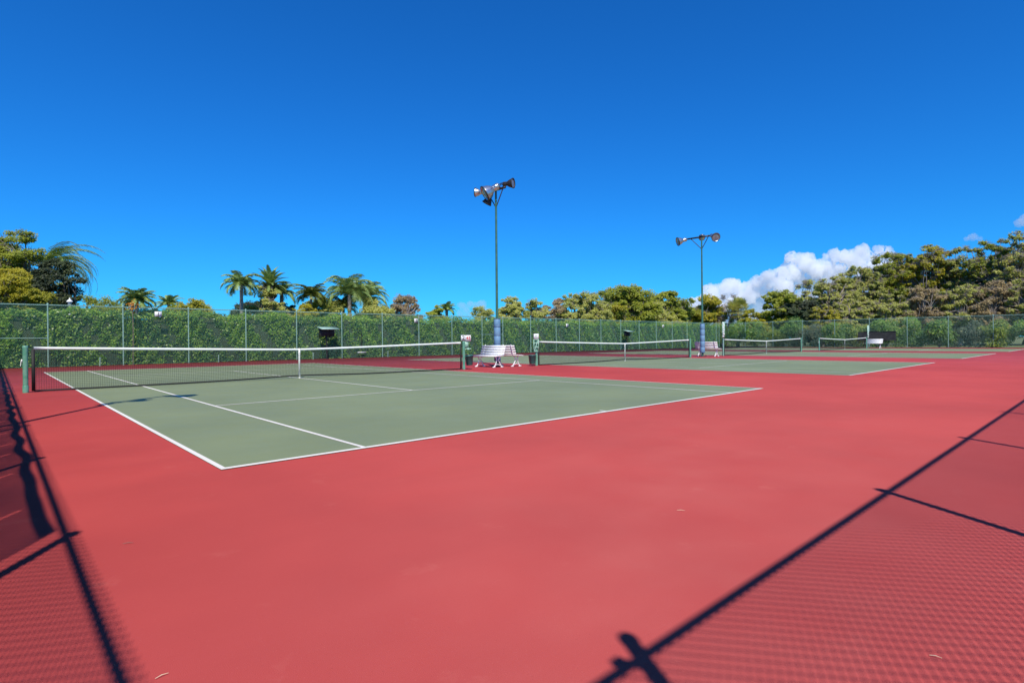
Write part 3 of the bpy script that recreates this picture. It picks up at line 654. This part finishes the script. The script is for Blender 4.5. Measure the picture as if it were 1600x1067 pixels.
def palm(name, label, u, D, vcrown, flen, nf, seed, leafm='palm', droop=0.9, e0=(0.1, 1.35), leafl=0.45, trunk_r=0.14, lean=0.0, group=None, arc=None, bark='palmbark', stiff=False, vtrunk=None, boots=0.0):
    rng = np.random.default_rng(seed); D0 = D; D = behind(u, D, 1.5); flen *= D/D0; leafl *= 0.78*D/D0; p = at(u, vcrown, D); H = p[2]
    root = empty(name, (p[0], p[1], 0), label, 'palm', group)
    s = MB(); zz = np.linspace(0, H, 12); rr = trunk_r*(1.0+0.06*np.sin(zz*9)) * np.linspace(1.2, 0.85, 12)
    s.tube(np.stack([lean*(zz/H-1)**2, 0*zz, zz], 1), rr, 10); s.build('trunk', M[bark], root, True)
    if boots:
        b = MB(); k = 90; a = rng.random(k)*6.28; z = H-boots*rng.random(k); A = np.stack([np.cos(a)*trunk_r*0.8, np.sin(a)*trunk_r*0.8, z], 1); B = A + np.stack([np.cos(a)*0.28, np.sin(a)*0.28, np.full(k, 0.22)], 1)
        b.segs(A, B, 0.06, 0.03, 4); b.build('old_frond_bases', M['boot'], root)
    m = MB(); rc = MB(); K = 26
    for i in range(nf):
        a = i*2.39996 + rng.normal()*0.15; 
        if arc is not None: a = rng.uniform(*arc)
        e = e0[0] + (e0[1]-e0[0])*((i+0.5)/nf); L = flen*rng.uniform(0.85, 1.1)
        dirh = np.array([math.cos(a), math.sin(a), 0]); t = np.linspace(0, 1, K)
        ang = e - droop*(t**1.5)*(1.25 if e < 0.7 else 1.0); st = L/(K-1)
        x = np.concatenate([[0], np.cumsum(np.cos(ang[:-1]))*st]); z = np.concatenate([[0], np.cumsum(np.sin(ang[:-1]))*st])
        pts = dirh*x[:, None] + np.array([0, 0, 1])*z[:, None] + np.array([0, 0, H]) 
        rc.segs(pts[:-1], pts[1:], 0.022*(1-t[:-1])+0.006, 0.022*(1-t[1:])+0.006, 3)
        sidev = np.array([-dirh[1], dirh[0], 0]); tang = np.gradient(pts, axis=0); tang /= np.linalg.norm(tang, axis=1, keepdims=True)
        nrm = np.cross(sidev, tang)
        w_ = leafl*np.sin(np.clip(t*0.92+0.12, 0, 1)*math.pi)**0.6
        for sg in (-1, 1):
            for rep in range(2):
                o_ = pts[2:] + tang[2:]*st*0.5*rep; ww = w_[2:, None]*rng.uniform(0.8, 1.1, (K-2, 1))
                dr = (0.15 if stiff else 0.5)*rng.uniform(0.6, 1.3, (K-2, 1)); up_ = 0.35 if stiff else 0.15
                tip = o_ + sidev*sg*ww*0.85 + tang[2:]*ww*0.55 - np.array([0, 0, 1])*ww*dr + (-nrm[2:] if nrm[2:, 2].mean() < 0 else nrm[2:])*ww*up_
                hw = tang[2:]*0.018
                V = np.stack([o_-hw, o_+hw, (o_*0.4+tip*0.6)+hw*1.2+np.array([0, 0, 0.04])*ww, tip], 1)
                m.add(V.reshape(-1, 3), np.arange((K-2)*4).reshape(-1, 4))
    m.build('fronds', LM[leafm], root); rc.build('frond_stems', LM['palmy'], root)
    return root

def fan_palm(name, label, u, D, vc, r, nf, seed, leafm='palm'):
    rng = np.random.default_rng(seed); D0 = D; D = behind(u, D, 1.5); r *= D/D0; p = at(u, vc, D); H = p[2]; root = empty(name, (p[0], p[1], 0), label, 'palm')
    s = MB(); s.tube([(0, 0, 0), (0.1, 0, H*0.5), (0, 0, H)], [0.2, 0.17, 0.15], 10); s.build('trunk', M['palmbark'], root, True)
    m = MB()
    for i in range(nf):
        d = rnd_dirs(rng, 1)[0]; d[2] = d[2]*0.8+0.15; d /= np.linalg.norm(d); c = np.array([0, 0, H])+d*r*0.55; R = axes(d, (0.01, 0.02, 1))
        k = 15; a = np.linspace(-1.9, 1.9, k); L = r*0.5*rng.uniform(0.85, 1.1, k)
        dirs = R[:, 0][None]*np.sin(a)[:, None] + (R[:, 1][None]*0.5+R[:, 2][None]*0.85)*np.cos(a)[:, None]
        tip = c + dirs*L[:, None]*1.1 - np.array([0, 0, 1])*L[:, None]*0.25; pw = np.cross(dirs, R[:, 1]); pw /= np.linalg.norm(pw, axis=1, keepdims=True)+1e-9
        mid = c + dirs*L[:, None]*0.55; V = np.stack([np.repeat(c[None], k, 0), mid+pw*0.05, tip, mid-pw*0.05], 1); m.add(V.reshape(-1, 3), np.arange(k*4).reshape(-1, 4))
        s2 = d*r*0.55; m.segs([np.array([0, 0, H])], [c], 0.012, n=3)
    m.build('fronds', LM[leafm], root)

G1 = 'trees beyond the far hedge'; G2 = 'trees beyond the right end fence'
# left group
tree('shade_tree', 'tall layered shade tree rising at the left edge of the view', 8, 36, 362, 150, 'mid', 1, 70, 460, 0.19, 0.42, twigs=8, group=G1, base_f=0.3, csize=0.23, shell=0.55)
tree('yellow_leaved_tree', 'yellow green layered tree low at the left edge, before the tall shade tree', 12, 31, 418, 110, 'yel', 2, 50, 420, 0.16, 0.4, group=G1, csize=0.24, base_f=0.3)
tree('dark_leaved_tree', 'very dark dense tree right of the tall shade tree at far left', 86, 35, 406, 96, 'dark', 3, 44, 420, 0.2, 0.6, group=G1)
palm('queen_palm', 'queen palm with fronds arching right over the very dark tree', 66, 46, 414, 4.9, 30, 4, droop=1.9, e0=(0.1, 1.0), arc=(-1.3, 0.3), leafl=0.7, group='palms beyond the far hedge')
tree('round_bush', 'rounded green bush just above the hedge right of the white lantern', 160, 33, 459, 100, 'mid', 5, 26, 240, 0.16, 0.5, group=G1)
palm('queen_palm', 'short palm with a pale trunk between low bushes left of the number 1 sign', 214, 30, 470, 1.15, 26, 6, droop=1.6, leafl=0.4, trunk_r=0.11, group='palms beyond the far hedge')
m = MB(); rg = np.random.default_rng(3); p = at(207, 478, 29.6); m.leaves(rg.normal(size=(60, 3))*np.array([0.10, 0.1, 0.16]), rg.normal(size=(60, 3))+np.array([-.3, -.6, .5]), 0.13, 0.08, rg)
st = MB(); st.tube([(0, 0, -p[2]), (0.02, 0, -1.2), (0, 0, 0)], 0.02, 6)
r = empty('croton_bush', (p[0], p[1], 0), 'small patch of bright orange leaves beside the short pale palm trunk', 'bush')
o = m.build('foliage', LM['orange'], r); o.location = (0, 0, p[2]); o = st.build('stem', M['bark'], r); o.location = (0, 0, p[2])
tree('round_bush', 'low olive bush under the short palm, left of the number 1 sign', 235, 33, 476, 54, 'olive', 7, 18, 200, 0.16, 0.5, group=G1)
palm('queen_palm', 'tiny distant palm tuft between two rounded bushes on the left', 264, 44, 476, 1.3, 20, 8, droop=1.4, leafl=0.4, group='palms beyond the far hedge')
tree('round_bush', 'domed yellow green bush above the hedge, left of the tall palms', 311, 38, 467, 80, 'yel', 9, 30, 240, 0.17, 0.45, group=G1)
tree('round_bush', 'dark green bush low at the foot of the domed yellow bush', 280, 42, 473, 60, 'mid', 59, 20, 200, 0.18, 0.5, group=G1)
palm('queen_palm', 'slender queen palm, leftmost of the two tallest palms', 377, 36, 445, 1.5, 22, 10, droop=1.9, leafl=0.55, trunk_r=0.12, e0=(0.0, 1.35), group='palms beyond the far hedge')
palm('date_palm', 'stout date palm with a round stiff crown above the layered brown tree', 422, 40, 446, 1.55, 44, 11, droop=0.8, e0=(-0.35, 1.45), leafl=0.34, trunk_r=0.24, stiff=True, bark='boot', boots=1.0, group='palms beyond the far hedge')
tree('layered_tree', 'layered brown green tree below the stout date palm', 416, 37, 448, 84, 'olive', 12, 36, 230, 0.17, 0.25, twigs=8, group=G1)
tree('dark_leaved_tree', 'dark shrubby tree filling in below the two tallest palms', 400, 43, 468, 96, 'dark', 60, 26, 240, 0.2, 0.5, group=G1)
palm('queen_palm', 'half hidden queen palm right of the stout date palm', 440, 41, 458, 1.6, 18, 13, droop=1.7, leafl=0.5, group='palms beyond the far hedge')
tree('round_bush', 'small dark bush between the date palm and the pale trunked palm', 455, 42, 474, 34, 'dark', 61, 14, 160, 0.16, 0.5, group=G1)
palm('queen_palm', 'young bright palm with a pale trunk right of the date palm', 486, 31, 462, 1.15, 26, 14, 'palmy', droop=1.7, leafl=0.42, trunk_r=0.10, group='palms beyond the far hedge')
tree('round_bush', 'yellow green bush behind the young bright palm', 475, 36, 474, 52, 'yel', 15, 18, 200, 0.16, 0.5, group=G1)
tree('round_bush', 'olive bush between the young palm and the wide palm', 520, 38, 468, 60, 'olive', 62, 22, 220, 0.18, 0.5, group=G1)
palm('queen_palm', 'wide queen palm with long arching fronds left of the brown dome tree', 546, 36, 460, 2.1, 26, 16, droop=2.1, e0=(0.2, 1.5), leafl=0.8, trunk_r=0.15, group='palms beyond the far hedge')
palm('queen_palm', 'denser darker palm overlapping the right side of the wide arching palm', 570, 38, 467, 2.0, 26, 17, droop=2.1, e0=(0.1, 1.5), leafl=0.85, trunk_r=0.16, group='palms beyond the far hedge')
tree('round_bush', 'green bush filling the gap left of the wide arching palm', 506, 39, 463, 66, 'mid', 82, 24, 220, 0.18, 0.5, group=G1)
tree('round_bush', 'yellow brown bush behind the trunks of the wide arching palms', 578, 40, 466, 66, 'olive', 83, 24, 220, 0.18, 0.5, group=G1)
palm('queen_palm', 'young palm clump low in front of the wide arching palm', 536, 33, 480, 1.1, 18, 63, 'palmy', droop=1.3, leafl=0.4, group='palms beyond the far hedge')
tree('dome_tree', 'brown twiggy dome shaped tree right of the wide arching palms', 632, 42, 460, 60, 'tan', 18, 60, 130, 0.13, 0.8, twigs=26, csize=0.2, base_f=0.3, group=G1, bark='twig')
tree('round_bush', 'grey green bush low between the palms and the brown dome tree', 598, 40, 476, 40, 'shrubg', 64, 16, 180, 0.15, 0.5, group=G1)
tree('round_bush', 'low green bush just right of the brown dome tree', 684, 46, 479, 40, 'mid', 19, 16, 200, 0.17, 0.5, group=G1)
palm('queen_palm', 'little palm tuft right of the brown dome tree', 698, 47, 484, 1.0, 16, 20, droop=1.5, leafl=0.4, group='palms beyond the far hedge')
# centre
tree('round_bush', 'reddish green bush just left of the nearer light pole', 757, 54, 480, 52, 'olive', 21, 24, 200, 0.18, 0.55, group=G1, twigs=6)
tree('pine_tree', 'ragged dark topped tree just right of the nearer light pole', 800, 56, 463, 50, 'olive', 22, 30, 220, 0.18, 0.6, group=G1, twigs=10)
tree('scrub_tree', 'ragged olive tree second right of the nearer light pole', 832, 58, 468, 52, 'olive', 23, 28, 200, 0.18, 0.6, group=G1, twigs=14)
tree('scrub_tree', 'twiggy tan tree left of the broad green tree mass', 866, 60, 466, 56, 'tan', 24, 30, 200, 0.18, 0.6, group=G1, twigs=20)
tree('scrub_tree', 'smooth yellow brown sloping tree at the left of the broad green mass', 912, 60, 456, 92, 'olive', 25, 80, 190, 0.18, 0.6, csize=0.16, group=G1, twigs=8)
tree('broad_tree', 'broad yellow green tree, tallest at the centre right', 975, 62, 446, 112, 'mid', 26, 100, 200, 0.2, 0.6, csize=0.17, group=G1, twigs=4)
tree('broad_tree', 'broad green tree joining the right side of the tallest centre tree', 1040, 64, 454, 92, 'mid', 27, 80, 220, 0.2, 0.6, csize=0.17, group=G1, twigs=4)
tree('scrub_tree', 'yellow tipped tree low before the broad green trees', 950, 57, 474, 90, 'yel', 65, 34, 240, 0.18, 0.5, group=G1, twigs=4)
tree('scrub_tree', 'mixed olive tree low before the right side of the broad trees', 1020, 58, 472, 90, 'olive', 66, 34, 240, 0.18, 0.5, group=G1, twigs=10)
tree('scrub_tree', 'bright green tree right behind the farther light pole', 1103, 62, 462, 62, 'yel', 28, 40, 240, 0.19, 0.6, group=G1, twigs=16)
tree('bare_tree', 'leafless twiggy tree standing right of the farther light pole against the cloud', 1135, 63, 458, 50, 'tan', 29, 20, 14, 0.12, 0.9, twigs=26, group=G1, bark='twig')
fan_palm('fan_palm', 'dark brownish fan palm crown right of the farther light pole', 1153, 62, 484, 1.6, 60, 30, 'olive')
tree('scrub_tree', 'yellow green low tree between the fan palm and the right woods', 1180, 66, 484, 58, 'yel', 31, 24, 220, 0.2, 0.5, group=G2, twigs=4)
# right woods
tree('broad_tree', 'rounded green tree at the left end of the right woods', 1222, 74, 455, 66, 'mid', 32, 40, 240, 0.24, 0.5, group=G2, twigs=6)
tree('dark_leaved_tree', 'dark tree low at the left end of the right woods', 1250, 72, 468, 60, 'dark', 33, 34, 240, 0.24, 0.5, group=G2)
tree('bare_tree', 'thin bare topped tree poking up at the left of the right woods', 1255, 80, 437, 50, 'olive', 34, 22, 30, 0.2, 0.6, twigs=26, group=G2, bark='twig')
wood = [(1300, 76, 432, 80, 'olive', 'rising olive tree, first of the tall right woods'), (1345, 80, 415, 96, 'olive', 'grey twigged tall tree in the right woods above the farthest net'),
        (1400, 80, 392, 110, 'mid', 'yellow green tall tree in the right woods above the dark screen'), (1452, 78, 381, 104, 'yel', 'tall tree with the pointed dark top in the right woods'),
        (1510, 76, 384, 104, 'olive', 'wide olive tree third from the right edge in the woods'), (1560, 72, 372, 104, 'mid', 'wide twiggy tree second from the right edge in the woods'), (1612, 68, 358, 110, 'olive', 'tallest tree at the right edge of the woods')]
for i, (u, D, vt, wp, k, lab) in enumerate(wood):
    tree('feathery_tree', lab, u, D, vt, wp, k, 40+i, 150, 125, 0.165, 0.65, group=G2, twigs=24, csize=0.115, base_f=0.18, shell=0.6, trunk_r=0.26, bark='twig')
for i, (u, D, vt, wp, k, lab) in enumerate([(1285, 70, 478, 60, 'yel', 'low bright yellow green tree before the first olive tree of the woods'), (1330, 71, 466, 70, 'olive', 'low twiggy tree behind the farthest net'),
        (1385, 70, 460, 84, 'olive', 'low twiggy tree behind the dark screen'), (1440, 69, 450, 84, 'tan', 'low tan twigged tree in the middle of the woods'), (1500, 68, 446, 90, 'olive', 'low olive twigged tree right of the tan one'),
        (1560, 66, 438, 96, 'tan', 'low tan twigged tree near the right edge'), (1610, 64, 430, 80, 'olive', 'low olive tree at the right edge')]):
    tree('understory_tree', lab, u, D, vt, wp, k, 50+i, 100, 115, 0.165, 0.6, group=G2, twigs=24, csize=0.13, shell=0.6, bark='twig')
for i, (u, D, vt, wp) in enumerate([(1300, 84, 470, 130), (1400, 84, 460, 140), (1500, 80, 452, 150), (1600, 74, 450, 130)]):
    tree('hidden_tree', ['half hidden green tree deep in the woods above the farthest net', 'half hidden green tree deep in the middle of the woods', 'half hidden green tree deep in the woods right of the middle', 'half hidden green tree deep at the right edge of the woods'][i],
         u, D, vt, wp, 'mid', 70+i, 60, 240, 0.3, 0.6, group=G2)
# shrubs behind the right end fence
rs = random.Random(4)
kinds = ['shrub', 'shrub', 'shruby', 'shrub', 'shrubg', 'shrub', 'shruby', 'shrub', 'shrub', 'shrub', 'shrubg', 'shruby', 'shrub', 'shrub']
for i in range(14):
    y = 16.6 - i*2.35; k = kinds[i]
    nm = {'shrub': 'mid green', 'shruby': 'bright yellow green', 'shrubg': 'grey green'}[k]
    shrub(FX1+1.3+rs.random()*0.5, y, 1.95, 3.7 if k == 'shrub' else 2.9, k, '%s loose shrub behind the right end fence, %s from the far corner' % (nm, ['first','second','third','fourth','fifth','sixth','seventh','eighth','ninth','tenth','eleventh','twelfth','thirteenth','fourteenth'][i]), 90+i)

# ------------------------------------------------------------------ clouds
def cloud(blobs, D, name, label, seed, amp=1.0, soft='cumulus'):
    """blobs: (u, v, radius px, depth offset px); one remeshed billowing body"""
    c0 = at(blobs[0][0], blobs[0][1], D); k = D/FPX; mb = MB(); n1, n2 = 18, 12; V = []; F = []
    for i in range(n2+1):
        for j in range(n1):
            a = math.pi*i/n2; b = 2*math.pi*j/n1; V.append((math.sin(a)*math.cos(b), math.sin(a)*math.sin(b), math.cos(a)))
    for i in range(n2):
        for j in range(n1): F.append((i*n1+j, (i+1)*n1+j, (i+1)*n1+(j+1) % n1, i*n1+(j+1) % n1))
    for (u, v, r, dz) in blobs:
        mb.add(np.array(V)*r*k + at(u, v, D+dz*k) - c0, F)
    o = mb.build(name, CLOUDM[soft]); o.location = c0
    rm = o.modifiers.new('body', 'REMESH'); rm.mode = 'VOXEL'; rm.voxel_size = 1.0*k; rm.use_smooth_shade = True
    for sc_, st, dep in ((26*k, 13*k*amp, 2), (8*k, 8*k*amp, 5), (2.5*k, 4.5*k*amp, 4)):
        t = bpy.data.textures.new('billow', 'CLOUDS'); t.noise_scale = sc_; t.noise_depth = dep
        d = o.modifiers.new('billow', 'DISPLACE'); d.texture = t; d.strength = st; d.mid_level = 0.5; d.texture_coords = 'GLOBAL'
    tag(o, label, 'cloud'); return o
def cloud_mat(name, dens):
    m = bpy.data.materials.new(name); m.use_nodes = True; n = m.node_tree; n.nodes.remove(n.nodes['Principled BSDF'])
    v = n.nodes.new('ShaderNodeVolumeScatter'); v.inputs['Color'].default_value = (1, 1, 1, 1); v.inputs['Density'].default_value = dens; v.inputs['Anisotropy'].default_value = 0.0
    n.links.new(v.outputs[0], n.nodes['Material Output'].inputs['Volume']); return m
SC.cycles.volume_bounces = 24; SC.cycles.max_bounces = 26
CLOUDM = {'cumulus': cloud_mat('cumulus', 0.035), 'thin': cloud_mat('thin_cloud', 0.012), 'faint': cloud_mat('faint_cloud', 0.010), 'base': cloud_mat('cloud_base', 0.012)}
rg = np.random.default_rng(8); B = []
prof = [(1075, 470), (1100, 447), (1130, 440), (1140, 433), (1152, 433), (1165, 440), (1175, 425), (1200, 407), (1215, 404), (1226, 408), (1234, 392), (1262, 389), (1290, 392), (1320, 384), (1350, 380), (1385, 382), (1400, 392)]
PX = [p_[0] for p_ in prof]; PV = [p_[1] for p_ in prof]
for i in range(120):
    u = 1080+rg.random()*320; vt = np.interp(u, PX, PV); r = rg.uniform(6, 13); B.append((u, vt+r+2+rg.random()**1.3*36, r, rg.uniform(-14, 14)))
for i in range(16):
    u = 1078+rg.random()*60; B.append((u, np.interp(u, PX, PV)+rg.uniform(9, 24), rg.uniform(8, 12), rg.uniform(-6, 6)))
main = cloud(B, 3000, 'cloud', 'big white cumulus cloud rising behind the woods at the right', 1, 1.25)
B = []
for i in range(54):
    u = 1085+rg.random()*330; vt = np.interp(u, PX, PV); B.append((u, min(508, vt+40+rg.random()*52), rg.uniform(16, 26), rg.uniform(10, 30)))
low = cloud(B, 3000, 'cloud_base', '', 5, 1.0, 'base'); mw = low.location - main.location; low.parent = main; low.location = mw
for k_ in ('category', 'label'):
    if k_ in low: del low[k_]
cloud([(1520, 371, 6, 0), (1510, 374, 4, 0), (1531, 374, 4, 0)], 3000, 'cloud', 'small white puff of cloud over the tall right woods', 2, 0.4, 'thin')
cloud([(1592, 349, 7, 0), (1604, 345, 10, 0)], 3000, 'cloud', 'faint grey puff of cloud at the right edge of the sky', 3, 0.5, 'thin')
cloud([(715+rg.random()*55, 476+rg.random()*18, rg.uniform(4, 7), 0) for i in range(26)] + [(728, 482, 5, 0), (733, 479, 4, 0)], 3000, 'cloud', 'low faint white cloud left of the nearer light pole', 4, 0.5, 'faint')
